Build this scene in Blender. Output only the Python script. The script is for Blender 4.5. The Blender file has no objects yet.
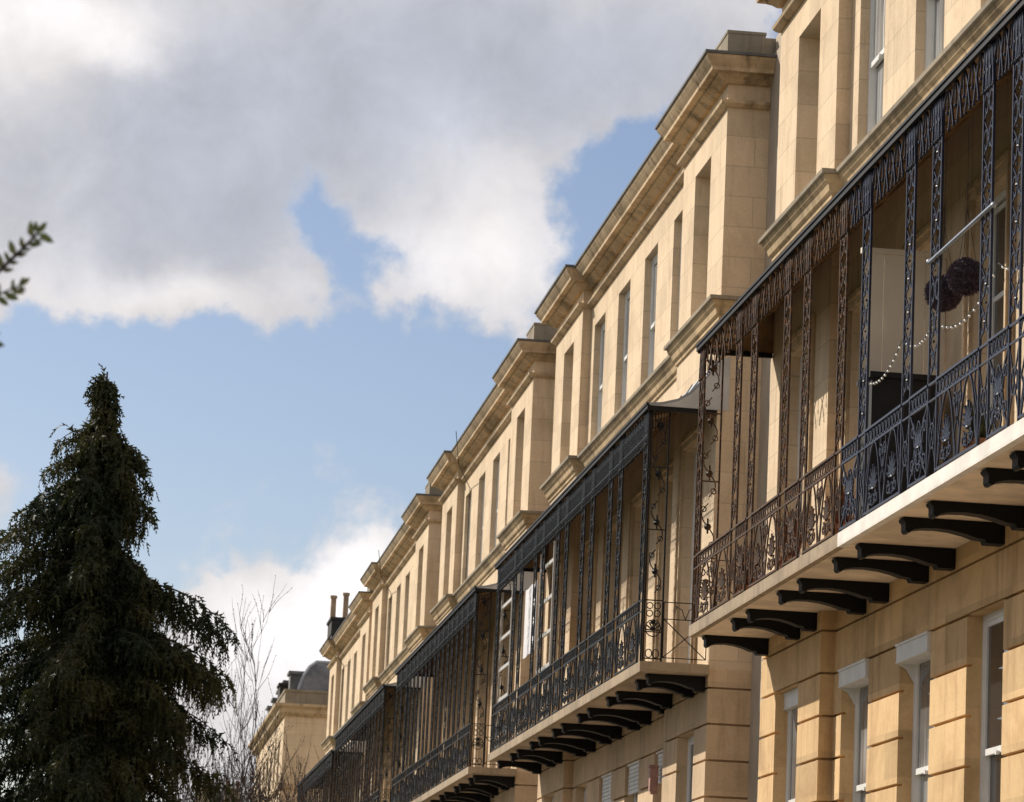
import bpy, bmesh, math, random
from mathutils import Vector, Matrix, noise
R = math.radians; random.seed(4)
sc = bpy.context.scene
col = sc.collection
E = 1.6                                   # eye height: the camera stands on the road at z = E

# ------------------------------------------------------------------ camera
YAW, PITCH, ROLL = 0.11538, 0.18056, 0.04519
cam_data = bpy.data.cameras.new('camera')
cam = bpy.data.objects.new('camera', cam_data); col.objects.link(cam)
f_ = Vector((math.sin(YAW)*math.cos(PITCH), math.cos(YAW)*math.cos(PITCH), math.sin(PITCH)))
r0 = Vector((math.cos(YAW), -math.sin(YAW), 0)); u0 = r0.cross(f_)
r_ = math.cos(ROLL)*r0 + math.sin(ROLL)*u0
u_ = -math.sin(ROLL)*r0 + math.cos(ROLL)*u0
cam.matrix_world = Matrix(((r_.x, u_.x, -f_.x, 0), (r_.y, u_.y, -f_.y, 0), (r_.z, u_.z, -f_.z, E), (0, 0, 0, 1)))
cam_data.sensor_width = 36.0
cam_data.lens = 3400/1024*36
cam_data.clip_start = 0.1; cam_data.clip_end = 6000
cam_data.dof.use_dof = True; cam_data.dof.focus_distance = 40.0; cam_data.dof.aperture_fstop = 6.3
sc.camera = cam

# ------------------------------------------------------------------ sun, sky, exposure
SUN = Vector((-1.0, 1.1, 1.08)).normalized()          # towards the sun
SUN_EL = math.asin(SUN.z)
sun_data = bpy.data.lights.new('sun', 'SUN'); sun_data.energy = 4.7; sun_data.angle = R(0.5)
sun_data.color = (1.0, 0.93, 0.82)
sun = bpy.data.objects.new('sun', sun_data); col.objects.link(sun)
sun.rotation_euler = (-SUN).to_track_quat('-Z', 'Y').to_euler()
sc.view_settings.view_transform = 'Standard'; sc.view_settings.look = 'None'
sc.view_settings.exposure = 0.2; sc.view_settings.gamma = 1.0
sc.view_settings.use_curve_mapping = False
sc.render.engine = 'CYCLES'
sc.cycles.max_bounces = 6; sc.cycles.diffuse_bounces = 4; sc.cycles.glossy_bounces = 3

world = bpy.data.worlds.new('World'); sc.world = world; world.use_nodes = True
wt = world.node_tree; wt.nodes.clear()
SKY_STRENGTH = 0.086

class NT:                                  # small helper to wire nodes
    def __init__(s, t): s.t = t
    def n(s, kind, **kw):
        o = s.t.nodes.new(kind)
        for k, v in kw.items(): setattr(o, k, v)
        return o
    def set(s, sock, v):
        if hasattr(v, 'is_output'): s.t.links.new(v, sock)
        else: sock.default_value = v
    def math(s, op, a, b=0.0, c=None, clamp=False):
        o = s.n('ShaderNodeMath', operation=op); o.use_clamp = clamp
        s.set(o.inputs[0], a); s.set(o.inputs[1], b)
        if c is not None: s.set(o.inputs[2], c)
        return o.outputs[0]
    def mix(s, fac, a, b, blend='MIX'):
        o = s.n('ShaderNodeMix', data_type='RGBA', blend_type=blend)
        s.set(o.inputs[0], fac); s.set(o.inputs[6], a); s.set(o.inputs[7], b)
        return o.outputs[2]
    def noise(s, vec, scale, detail=4.0, rough=0.55, dist=0.0):
        o = s.n('ShaderNodeTexNoise')
        if vec is not None: s.set(o.inputs['Vector'], vec)
        o.inputs['Scale'].default_value = scale; o.inputs['Detail'].default_value = detail
        o.inputs['Roughness'].default_value = rough; o.inputs['Distortion'].default_value = dist
        return o.outputs[0]
    def ramp(s, v, lo, hi, to0=0.0, to1=1.0, smooth=True):
        o = s.n('ShaderNodeMapRange'); o.interpolation_type = 'SMOOTHSTEP' if smooth else 'LINEAR'
        s.set(o.inputs[0], v); o.inputs[1].default_value = lo; o.inputs[2].default_value = hi
        o.inputs[3].default_value = to0; o.inputs[4].default_value = to1
        return o.outputs[0]

def px_dir(x, y):                          # compass position of a cloud seen in the photograph
    d = r_*((x-512)/3400) - u_*((y-401)/3400) + f_
    return d.x/d.y, d.z/d.y

w = NT(wt)
tc = w.n('ShaderNodeTexCoord').outputs['Generated']
sep = w.n('ShaderNodeSeparateXYZ'); wt.links.new(tc, sep.inputs[0])
dy = w.math('MAXIMUM', sep.outputs[1], 0.05)
az = w.math('DIVIDE', sep.outputs[0], dy)
el = w.math('DIVIDE', sep.outputs[2], dy)
def blob(cx, cy, rx, ry, wt_):
    a0, e0 = px_dir(cx, cy)
    a = w.math('MULTIPLY', w.math('SUBTRACT', az, a0), 3400/rx)
    e = w.math('MULTIPLY', w.math('SUBTRACT', el, e0), 3400/ry)
    r2 = w.math('MULTIPLY_ADD', a, a, w.math('MULTIPLY', e, e))
    return w.math('MULTIPLY', w.math('POWER', 2.718, w.math('MULTIPLY', r2, -1.0)), wt_)
def total(lst):
    t = blob(*lst[0])
    for b in lst[1:]: t = w.math('ADD', t, blob(*b))
    return t
COVER = [(130, 110, 430, 185, 1.35), (460, 40, 230, 85, 1.15), (40, 252, 230, 60, .8), (200, 282, 110, 34, .5), (300, 258, 60, 40, .45),
         (450, 175, 80, 92, .95), (500, 235, 60, 60, .55), (410, 285, 40, 18, .35), (690, 15, 130, 60, .8), (600, 85, 70, 60, .5),
         (330, 655, 120, 88, 1.5), (392, 565, 34, 34, .95), (235, 618, 50, 38, 1.0), (270, 600, 26, 20, .5), (215, 720, 120, 120, .7), (-30, 500, 40, 60, .5),
         (325, 208, 62, 56, -.80), (358, 268, 36, 52, -.62), (650, 195, 90, 64, -.9), (300, 385, 700, 55, -.75), (290, 575, 26, 22, -.35)]
BRIGHT = [(45, 20, 110, 50, .40), (120, 60, 40, 30, .2), (505, 245, 70, 60, .30), (430, 265, 60, 40, .22), (430, 140, 60, 60, .14), (175, 295, 80, 20, .22), (40, 280, 60, 30, .12), (365, 585, 60, 50, .5), (300, 620, 60, 40, .2), (300, 660, 90, 70, .3), (240, 625, 50, 40, .2), (300, 290, 40, 30, .08)]
GREY = [(170, 190, 230, 105, .95), (330, 80, 250, 120, .85), (560, 60, 150, 80, .65), (720, 40, 100, 60, .25), (40, 30, 100, 75, -1.0), (60, 312, 260, 40, -.6),
        (230, 295, 90, 30, -.3), (465, 210, 90, 105, -.62), (320, 640, 170, 140, -1.1), (85, 170, 60, 45, -.3), (125, 45, 50, 40, -.5)]
# the outlines of the clouds are pushed about by noise so that they billow
wx = w.math('SUBTRACT', w.noise(tc, 26.0, 6.0, .58), .5)
off = w.n('ShaderNodeVectorMath', operation='ADD'); w.set(off.inputs[0], tc); off.inputs[1].default_value = (3.7, 1.9, 8.3)
wy = w.math('SUBTRACT', w.noise(off.outputs[0], 26.0, 6.0, .58), .5)
az = w.math('MULTIPLY_ADD', wx, .040, az); el = w.math('MULTIPLY_ADD', wy, .034, el)
fine = w.noise(tc, 42.0, 10.0, .62, .15)
big = w.noise(tc, 9.0, 5.0, .5, .1)
front = w.ramp(sep.outputs[1], .80, .93)
nz = w.math('MULTIPLY_ADD', w.math('SUBTRACT', fine, .5), 1.8, w.math('MULTIPLY', w.math('SUBTRACT', big, .5), .5))
dens_front = w.math('ADD', total(COVER), nz)
dens_back = w.math('ADD', w.math('MULTIPLY_ADD', w.math('SUBTRACT', big, .5), 2.2, .62), w.math('MULTIPLY', nz, .7))
mixd = w.n('ShaderNodeMix', data_type='FLOAT'); w.set(mixd.inputs[0], front); w.set(mixd.inputs[2], dens_back); w.set(mixd.inputs[3], dens_front)
dens = mixd.outputs[0]
cover = w.ramp(dens, .20, .74)
grey_f = w.math('ADD', w.math('MULTIPLY', total(GREY), front), w.math('MULTIPLY', w.math('SUBTRACT', w.noise(tc, 30.0, 9.0, .6, .3), .5), 1.1))
grey = w.math('MULTIPLY', w.ramp(grey_f, -.45, 1.05), w.ramp(dens, .05, .75), clamp=True)
sky = w.n('ShaderNodeTexSky'); sky.sky_type = 'NISHITA'; sky.sun_disc = False
sky.sun_elevation = SUN_EL; sky.sun_rotation = math.atan2(SUN.x, SUN.y)
sky.altitude = 100; sky.air_density = 1.0; sky.dust_density = 0.8; sky.ozone_density = 2.0
CW, CG = 7.5, 5.6
white = (CW*1.0, CW*.965, CW*.97, 1); greyc = (CG*.93, CG*.98, CG*1.12, 1)
lum = w.math('MULTIPLY_ADD', w.math('SUBTRACT', w.noise(tc, 38.0, 8.0, .6, .3), .5), .55, w.math('MULTIPLY_ADD', total(BRIGHT), front, .97))
cl = w.n('ShaderNodeVectorMath', operation='SCALE'); w.set(cl.inputs[0], w.mix(grey, white, greyc)); w.set(cl.inputs[3], lum)
cloud = cl.outputs[0]
blue = w.mix(1.0, sky.outputs[0], (1.05, .975, .985, 1), 'MULTIPLY')
skyc = w.mix(cover, blue, cloud)
bg = w.n('ShaderNodeBackground'); wt.links.new(skyc, bg.inputs[0]); bg.inputs[1].default_value = SKY_STRENGTH
wo = w.n('ShaderNodeOutputWorld'); wt.links.new(bg.outputs[0], wo.inputs[0])

# ------------------------------------------------------------------ materials
def new_mat(name):
    m = bpy.data.materials.new(name); m.use_nodes = True
    t = m.node_tree; b = t.nodes['Principled BSDF']
    return m, NT(t), b
def plain(name, c, rough=.6, var=.12, scale=6.0, metal=0.0, bump=0.0, spec=None, detail=5.0):
    m, k, b = new_mat(name)
    pos = k.n('ShaderNodeNewGeometry').outputs['Position']
    n = k.noise(pos, scale, detail, .6)
    f = k.ramp(n, .3, .7, 1-var, 1+var)
    cc = k.n('ShaderNodeVectorMath', operation='SCALE'); cc.inputs[0].default_value = c; k.set(cc.inputs[3], f)
    k.set(b.inputs['Base Color'], cc.outputs[0])
    b.inputs['Roughness'].default_value = rough; b.inputs['Metallic'].default_value = metal
    if spec is not None: b.inputs['Specular IOR Level'].default_value = spec
    if bump:
        bp = k.n('ShaderNodeBump'); bp.inputs['Strength'].default_value = bump; bp.inputs['Distance'].default_value = .01
        k.set(bp.inputs['Height'], k.noise(pos, scale*6, 4)); k.set(b.inputs['Normal'], bp.outputs[0])
    return m
def stone(name, base, dark, course=.45, joint=.5, streak=.5, offset_z=0.0, blockw=.95, jsize=.006, var=.09):
    m, k, b = new_mat(name)
    pos = k.n('ShaderNodeNewGeometry').outputs['Position']
    s = k.n('ShaderNodeSeparateXYZ'); k.set(s.inputs[0], pos)
    cb = k.n('ShaderNodeCombineXYZ'); k.set(cb.inputs[0], k.math('ADD', s.outputs[0], s.outputs[1]))
    k.set(cb.inputs[1], k.math('ADD', s.outputs[2], offset_z))
    br = k.n('ShaderNodeTexBrick'); k.set(br.inputs['Vector'], cb.outputs[0])
    br.inputs['Scale'].default_value = 1.0; br.inputs['Brick Width'].default_value = blockw; br.inputs['Row Height'].default_value = course
    br.inputs['Mortar Size'].default_value = jsize; br.inputs['Mortar Smooth'].default_value = .3; br.inputs['Bias'].default_value = 0
    br.inputs['Color1'].default_value = (1-var, 1-var, 1-var*1.1, 1); br.inputs['Color2'].default_value = (1+var, 1+var*.9, 1+var*.8, 1); br.inputs['Mortar'].default_value = (1-joint,)*3 + (1,)
    # blotches and rain streaks
    st = k.n('ShaderNodeVectorMath', operation='MULTIPLY'); k.set(st.inputs[0], pos); st.inputs[1].default_value = (3.0, 3.0, .35)
    streaks = k.ramp(k.noise(st.outputs[0], 1.6, 6.0, .65), .48, .75)
    blot = k.ramp(k.noise(pos, .9, 7.0, .68, .6), .42, .70)
    grain = k.ramp(k.noise(pos, 26.0, 5.0, .7), .25, .75, .93, 1.06)
    c = k.mix(k.math('MULTIPLY', streaks, streak*.55), base + (1,), dark + (1,))
    c = k.mix(k.math('MULTIPLY', blot, streak*.45), c, dark + (1,))
    c = k.mix(1.0, c, br.outputs['Color'], 'MULTIPLY')
    v = k.n('ShaderNodeVectorMath', operation='SCALE'); k.set(v.inputs[0], c); k.set(v.inputs[3], grain)
    k.set(b.inputs['Base Color'], v.outputs[0]); b.inputs['Roughness'].default_value = .9
    b.inputs['Specular IOR Level'].default_value = .25
    bp = k.n('ShaderNodeBump'); bp.inputs['Strength'].default_value = .25; bp.inputs['Distance'].default_value = .012
    k.set(bp.inputs['Height'], k.noise(pos, 18.0, 6.0, .7)); k.set(b.inputs['Normal'], bp.outputs[0])
    return m
M = {}
M['ashlar'] = stone('bath_stone_ashlar', (.73, .565, .385), (.36, .245, .14), .45, .22, .75, var=.075, jsize=.008)
M['rustic'] = stone('honey_rusticated_stone', (.70, .485, .255), (.36, .20, .09), .51, .10, 1.0, offset_z=-.25-E-.01+.0, blockw=1.3, jsize=.003, var=.15)
M['pale_base'] = stone('pale_rusticated_stone', (.66, .485, .31), (.32, .22, .13), .51, .15, .9, offset_z=-.25-E-.01, blockw=1.3, jsize=.003, var=.08)
M['trim'] = stone('moulded_stone', (.64, .475, .30), (.13, .085, .045), 3.0, .3, 1.35, blockw=1.6)
M['string'] = stone('stained_string_course_stone', (.52, .38, .22), (.10, .07, .04), 3.0, .3, 1.3, blockw=1.1, var=.2)
M['dirty'] = stone('weathered_stone', (.30, .25, .18), (.12, .10, .075), 3.0, .3, 1.0, blockw=1.1)
M['render'] = plain('grey_render', (.42, .34, .255), .9, .12, 1.5)
M['lead'] = plain('roof_lead', (.10, .095, .09), .6, .25, 3.0)
M['slate'] = plain('roof_slate', (.15, .145, .14), .6, .35, 2.2, bump=.4)
M['canopy'] = plain('canopy_zinc', (.30, .31, .33), .5, .2, 1.5)
M['cheek'] = plain('pale_lead_cheek', (.50, .49, .47), .7, .15, 2.0)
M['floor'] = plain('balcony_floor_stone', (.46, .36, .25), .8, .2, 2.0)
M['lining'] = plain('canopy_boards', (.24, .15, .075), .8, .4, 2.5)
M['slab_stone'] = stone('balcony_stone', (.40, .31, .21), (.16, .12, .085), 3.0, .3, 1.0, blockw=1.4)
M['slab_white'] = plain('white_masonry_paint', (.80, .74, .67), .8, .13, 2.6)
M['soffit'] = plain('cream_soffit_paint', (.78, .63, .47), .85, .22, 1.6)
def flaky(name, c, fleck, rough, lo):
    m, k, b = new_mat(name)
    pos = k.n('ShaderNodeNewGeometry').outputs['Position']
    f = k.ramp(k.noise(pos, 13.0, 6.0, .7), lo, lo+.12)
    k.set(b.inputs['Base Color'], k.mix(f, c + (1,), fleck + (1,))); k.set(b.inputs['Roughness'], k.ramp(f, 0, 1, rough, .85))
    b.inputs['Specular IOR Level'].default_value = .25
    return m
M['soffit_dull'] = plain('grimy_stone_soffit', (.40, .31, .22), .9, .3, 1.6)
M['bracket'] = plain('black_bracket_paint', (.004, .004, .005), .6, .3, 8.0, spec=.25)
M['iron_blue'] = plain('blue_black_iron_paint', (.007, .0092, .026), .42, .6, 14.0, spec=.4)
M['iron_brown'] = flaky('rusty_brown_iron', (.046, .025, .013), (.15, .07, .03), .65, .48)
M['iron_black'] = flaky('flaking_black_iron', (.003, .003, .0038), (.10, .088, .075), .5, .65)
M['white'] = plain('white_joinery_paint', (.78, .77, .74), .45, .05, 3.0)
M['pelmet'] = plain('white_pelmet_paint', (.74, .73, .70), .6, .06, 3.0)
M['cream_panel'] = plain('cream_screen_paint', (.84, .74, .60), .7, .05, 2.0)
M['black_fabric'] = plain('black_cover', (.008, .008, .009), .8, .3, 5.0)
M['purple'] = plain('dusty_purple_leaf', (.105, .075, .098), .8, .5, 40.0)
M['rod'] = plain('grey_steel_rod', (.34, .36, .40), .35, .1, 8.0, metal=.3)
M['banner'] = plain('white_cloth', (.74, .72, .73), .8, .06, 5.0)
M['rack'] = plain('pale_grey_timber', (.46, .44, .41), .7, .15, 5.0)
M['pink'] = plain('faded_pink_plastic', (.42, .22, .18), .6, .15, 8.0)
M['terracotta'] = plain('terracotta', (.28, .12, .06), .85, .2, 8.0)
M['redleaf'] = plain('red_brown_leaf', (.13, .04, .02), .6, .5, 10.0)
M['greenleaf'] = plain('pot_plant_leaf', (.05, .07, .02), .6, .4, 10.0)
M['chimney_pot'] = plain('buff_chimney_pot', (.42, .28, .17), .9, .2, 3.0)
M['soot'] = plain('sooty_stone', (.035, .030, .026), .9, .4, 3.0)
M['cable'] = plain('dark_cable', (.02, .02, .02), .6, .2, 3.0)
M['bulb'] = plain('frosted_bulb', (.85, .85, .82), .3, .03, 3.0)
M['bark'] = plain('dark_bark', (.055, .042, .032), .9, .4, 6.0)
M['twig'] = plain('twig_bark', (.075, .052, .045), .9, .35, 5.0)
M['asphalt'] = plain('asphalt', (.055, .055, .055), .9, .2, 2.0, bump=.2)
M['paving'] = plain('worn_paving', (.20, .18, .15), .9, .15, 1.2)
M['lawn'] = plain('mown_grass', (.06, .085, .03), .95, .3, 1.0)

def leaf_mat(name, a, b2, scale):
    m, k, b = new_mat(name)
    pos = k.n('ShaderNodeNewGeometry').outputs['Position']
    f = k.ramp(k.noise(pos, scale, 3.0), .35, .65)
    k.set(b.inputs['Base Color'], k.mix(f, a + (1,), b2 + (1,)))
    b.inputs['Roughness'].default_value = .65; b.inputs['Specular IOR Level'].default_value = .3
    tr = k.n('ShaderNodeBsdfTranslucent'); k.set(tr.inputs[0], k.mix(f, a + (1,), b2 + (1,)))
    mx = k.n('ShaderNodeMixShader'); mx.inputs[0].default_value = .25
    out = m.node_tree.nodes['Material Output']
    k.set(mx.inputs[1], b.outputs[0]); k.set(mx.inputs[2], tr.outputs[0]); k.set(out.inputs[0], mx.outputs[0])
    return m
M['conifer'] = leaf_mat('conifer_foliage', (.018, .027, .009), (.052, .052, .014), 1.0)
M['blocker_leaf'] = leaf_mat('blocker_foliage', (.018, .026, .010), (.035, .042, .014), .6)  # leaves of the unseen mass added to block low sky
M['leaf'] = leaf_mat('young_leaf', (.10, .13, .045), (.12, .11, .05), 9.0)

def glass_mat(name, body):
    m, k, b = new_mat(name)
    b.inputs['Base Color'].default_value = body + (1,)
    b.inputs['Roughness'].default_value = .04; b.inputs['Specular IOR Level'].default_value = .8
    pos = k.n('ShaderNodeNewGeometry').outputs['Position']
    bp = k.n('ShaderNodeBump'); bp.inputs['Strength'].default_value = .05; bp.inputs['Distance'].default_value = .02
    k.set(bp.inputs['Height'], k.noise(pos, 2.2, 2.0)); k.set(b.inputs['Normal'], bp.outputs[0])
    return m
M['glass'] = glass_mat('dark_window_glass', (.03, .03, .032))
M['glass_net'] = glass_mat('window_glass_over_net_curtain', (.33, .33, .33))
def curtain_folds(m):
    k = NT(m.node_tree); b = m.node_tree.nodes['Principled BSDF']
    pos = k.n('ShaderNodeNewGeometry').outputs['Position']
    v = k.n('ShaderNodeVectorMath', operation='MULTIPLY'); k.set(v.inputs[0], pos); v.inputs[1].default_value = (14, 14, .5)
    f = k.ramp(k.noise(v.outputs[0], 1.0, 3.0), .35, .65)
    f2 = k.ramp(k.noise(pos, .55, 2.0), .42, .58)
    c = k.mix(f, (.20, .20, .195, 1), (.44, .43, .42, 1)); c = k.mix(k.math('MULTIPLY', f2, .7), c, (.07, .07, .075, 1))
    k.set(b.inputs['Base Color'], c)
curtain_folds(M['glass_net'])

# ------------------------------------------------------------------ mesh helpers
class MB:
    def __init__(s): s.v = []; s.f = []
    def quad(s, *p):
        i = len(s.v); s.v += [tuple(q) for q in p]; s.f.append(tuple(range(i, i+len(p))))
    def box(s, x0, x1, y0, y1, z0, z1):
        i = len(s.v)
        s.v += [(x0,y0,z0),(x1,y0,z0),(x1,y1,z0),(x0,y1,z0),(x0,y0,z1),(x1,y0,z1),(x1,y1,z1),(x0,y1,z1)]
        for f in ((0,3,2,1),(4,5,6,7),(0,1,5,4),(1,2,6,5),(2,3,7,6),(3,0,4,7)): s.f.append(tuple(i+j for j in f))
    def tube(s, pts, r, n=4, closed=False, r2=None):
        pts = [Vector(p) for p in pts]; L = len(pts); i0 = len(s.v)
        prev = None
        for k, p in enumerate(pts):
            if closed: t = pts[(k+1) % L] - pts[k-1]
            else: t = pts[min(k+1, L-1)] - pts[max(k-1, 0)]
            if t.length < 1e-9: t = Vector((0,0,1))
            t.normalize()
            if prev is None:
                a = Vector((1,0,0)) if abs(t.x) < .9 else Vector((0,1,0))
                nrm = (a - t*a.dot(t)).normalized()
            else:
                nrm = prev - t*prev.dot(t)
                nrm = nrm.normalized() if nrm.length > 1e-6 else prev
            prev = nrm; bn = t.cross(nrm)
            rr = r if r2 is None else r + (r2-r)*k/max(1, L-1)
            for j in range(n):
                a = 2*math.pi*(j+.5)/n
                q = p + nrm*math.cos(a)*rr + bn*math.sin(a)*rr
                s.v.append(tuple(q))
        m = L if closed else L-1
        for k in range(m):
            for j in range(n):
                a = i0+k*n+j; b = i0+k*n+(j+1) % n
                c = i0+((k+1) % L)*n+(j+1) % n; d = i0+((k+1) % L)*n+j
                s.f.append((a, b, c, d))
        if not closed:
            s.f.append(tuple(i0+j for j in reversed(range(n)))); s.f.append(tuple(i0+(L-1)*n+j for j in range(n)))
    def ring(s, c, ry, rz, r, n=12, ph=0):                   # ring in the y-z plane
        s.tube([(c[0], c[1]+ry*math.cos(2*math.pi*k/n+ph), c[2]+rz*math.sin(2*math.pi*k/n+ph)) for k in range(n)], r, 4, True)
    def ball(s, c, r, seg=6, rings=4):
        i0 = len(s.v); c = Vector(c)
        s.v.append(tuple(c+Vector((0,0,r))))
        for a in range(1, rings):
            th = math.pi*a/rings
            for b in range(seg):
                ph = 2*math.pi*b/seg
                s.v.append((c.x+r*math.sin(th)*math.cos(ph), c.y+r*math.sin(th)*math.sin(ph), c.z+r*math.cos(th)))
        s.v.append(tuple(c-Vector((0,0,r))))
        last = len(s.v)-1
        for b in range(seg):
            s.f.append((i0, i0+1+b, i0+1+(b+1) % seg))
            for a in range(rings-2):
                p = i0+1+a*seg
                s.f.append((p+b, p+seg+b, p+seg+(b+1) % seg, p+(b+1) % seg))
            p = i0+1+(rings-2)*seg
            s.f.append((p+b, last, p+(b+1) % seg))
    def sweep(s, path, prof, caps=(True, True), closed=False, skip=()):
        """profile (d outward, z) swept along plan path (x, y); outward is to the left of travel; mitred"""
        P = [Vector(p) for p in path]; n = len(P); m = len(prof); i0 = len(s.v)
        for k in range(n):
            d1 = (P[k]-P[k-1]).normalized() if k > 0 else None
            d2 = (P[k+1]-P[k]).normalized() if k < n-1 else None
            d1 = d1 or d2; d2 = d2 or d1
            n1 = Vector((-d1.y, d1.x)); n2 = Vector((-d2.y, d2.x))
            mt = (n1+n2); mt = mt/(1+n1.dot(n2))
            for d, z in prof: s.v.append((P[k].x+mt.x*d, P[k].y+mt.y*d, z))
        e = m if closed else m-1
        for k in range(n-1):
            for j in range(e):
                if j in skip: continue
                s.f.append((i0+k*m+j, i0+(k+1)*m+j, i0+(k+1)*m+(j+1) % m, i0+k*m+(j+1) % m))
        if caps[0]: s.f.append(tuple(i0+j for j in range(m)))
        if caps[1]: s.f.append(tuple(i0+(n-1)*m+j for j in reversed(range(m))))
    def mesh(s, name, mat, smooth=False):
        me = bpy.data.meshes.new(name); me.from_pydata(s.v, [], s.f); me.materials.append(mat)
        bm = bmesh.new(); bm.from_mesh(me); bmesh.ops.recalc_face_normals(bm, faces=bm.faces); bm.to_mesh(me); bm.free()
        if smooth: me.polygons.foreach_set('use_smooth', [True]*len(me.polygons))
        me.update(); return me
    def raw(s, name, mat):
        me = bpy.data.meshes.new(name); me.from_pydata(s.v, [], s.f); me.materials.append(mat); me.update(); return me
    def build(s, name, mat, parent=None, smooth=False):
        return link(name, s.mesh(name, mat, smooth), parent)

def link(name, data, parent=None, loc=None, scale=None, rot=None):
    o = bpy.data.objects.new(name, data); col.objects.link(o)
    if parent: o.parent = parent
    if loc: o.location = loc
    if scale: o.scale = scale
    if rot: o.rotation_euler = rot
    return o
def tag(o, label=None, cat=None, group=None, kind=None):
    for k, v in (('label', label), ('category', cat), ('group', group), ('kind', kind)):
        if v: o[k] = v
    return o
def empty(name, loc):
    o = bpy.data.objects.new(name, None); col.objects.link(o); o.location = loc; o.empty_display_size = .3; return o
def copy_tree(o, parent=None):
    c = o.copy(); col.objects.link(c)
    if parent: c.parent = parent
    for ch in list(o.children): copy_tree(ch, c)
    return c

# ------------------------------------------------------------------ setting: ground, road, pavement
def structure(name, mb, mat): return tag(mb.build(name, mat), kind='structure')
g = MB(); g.quad((-3000,-3000,-.02),(3000,-3000,-.02),(3000,3000,-.02),(-3000,3000,-.02)); structure('ground', g, M['lawn'])
g = MB(); g.box(-3.5, 3.6, -60, 260, -.3, 0.0); structure('road', g, M['asphalt'])
g = MB(); g.box(3.6, 10.0, -60, 260, -.3, .13); structure('pavement', g, M['paving'])
g = MB(); g.box(3.48, 3.6, -60, 260, -.3, .125); structure('kerb', g, M['render'])

def foliage_blocker():  # added out of view to cut sky fill under the verandas
    """unseen leafy mass added across the road to block low sky light"""
    rd = random.Random(21); mb = MB(); lumps = []
    for k in range(80):
        lumps.append((Vector((rd.uniform(-22, -12), -14+1.4*k+rd.uniform(-1, 1), rd.uniform(1.5, 7.5))), rd.uniform(2.2, 3.6)))
    for c, r in lumps:
        for k in range(330):
            d = Vector((rd.gauss(0, 1), rd.gauss(0, 1), rd.gauss(0, 1))).normalized(); p = c+Vector((d.x*r, d.y*r, d.z*r*1.25))*rd.uniform(.75, 1.0)
            if p.z < 0: continue
            t = d.orthogonal().normalized(); t.rotate(Matrix.Rotation(rd.uniform(0, 6.28), 3, d)); b = d.cross(t); q = rd.uniform(.18, .4)
            o = d*rd.uniform(-.15, .15)
            mb.quad(p-t*q, p-b*q*.6+o, p+t*q, p+b*q*.6-o)
    o = link('foliage_blocker', mb.raw('foliage_blocker', M['blocker_leaf']))
    tag(o, 'unseen dark leafy mass added across the road to block low sky light', 'shrubs', kind='stuff')
foliage_blocker()

# ------------------------------------------------------------------ the terrace: one house block
# house-local axes: x = depth behind the pavilion face (street is -x), y = -u (u runs from the far corner towards the camera), z above the road
LEN = 18.3; PV = 3.65; REC = .17
WIN_U = [1.9+2.9*i for i in range(6)]
def is_pav(i): return i in (0, 5)
def plan(u_hi, u_lo, back=False):
    """plan points of the front line between two u values (travelling away from the camera), with its corners"""
    def x_at(u): return REC if PV < u < LEN-PV else 0.0
    pts = [(x_at(u_hi-1e-6), -u_hi)]
    for c, order in ((LEN-PV, (0.0, REC)), (PV, (REC, 0.0))):
        if u_lo < c < u_hi: pts += [(order[0], -c), (order[1], -c)]
    pts.append((x_at(u_lo+1e-6), -u_lo))
    return pts
LINK_X = .62
FULL = [(LINK_X+.3, -LEN)] + plan(LEN, 0) + [(.95, 0.0)]
def solid_runs(openings):
    """pieces of the front line that are wall, openings = [(u0, u1)]"""
    runs = []; hi = LEN; first = True
    for a, b in sorted(openings, reverse=True):
        p = plan(hi, b)
        if first: p = [(LINK_X+.3, -LEN)] + p; first = False
        runs.append(p); hi = a
    runs.append(plan(hi, 0) + [(.95, 0.0)])
    return runs
def zc(z): return z+E                      # heights were measured from the eye
G_W, F_W, S_W = 1.40, 1.36, 1.34
def openings(wd, shift=0.0):
    return [(u-wd/2, u+wd/2) for u in ([WIN_U[0]-.2*shift] + WIN_U[1:5] + [WIN_U[5]+.2*shift])]
OP_G, OP_F, OP_S = openings(G_W, 1), openings(F_W), openings(S_W)
Z_SLAB0, Z_SLAB1 = zc(5.00), zc(5.14)
Z_F0, Z_F1 = zc(5.14), zc(8.55)
Z_S0, Z_S1 = zc(10.44), zc(12.80)
Z_G0, Z_G1 = zc(1.2), zc(4.25)
DEEP = .42
def band(mb, runs, z0, z1):
    for r in runs: mb.sweep(r, [(-DEEP, z0), (0, z0), (0, z1), (-DEEP, z1)], skip=(0, 2))
def lintels(mb, ops, z0, z1):
    for a, b in ops:
        um = (a+b)/2; x = REC if PV < um < LEN-PV else 0.0
        for z in (z0, z1): mb.quad((x, -a, z), (x, -b, z), (x+DEEP, -b, z), (x+DEEP, -a, z))
def make_upper_wall():
    mb = MB()
    mb.sweep(FULL, [(-DEEP, zc(5.03)), (0, zc(5.03)), (0, Z_F0), (-DEEP, Z_F0)], skip=(2,)); band(mb, solid_runs(OP_F), Z_F0, Z_F1); lintels(mb, OP_F, Z_F0, Z_F1)
    band(mb, [FULL], Z_F1, Z_S0); band(mb, solid_runs(OP_S), Z_S0, Z_S1); lintels(mb, OP_S, Z_S0, Z_S1)
    band(mb, [FULL], Z_S1, zc(13.70))
    return mb
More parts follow.
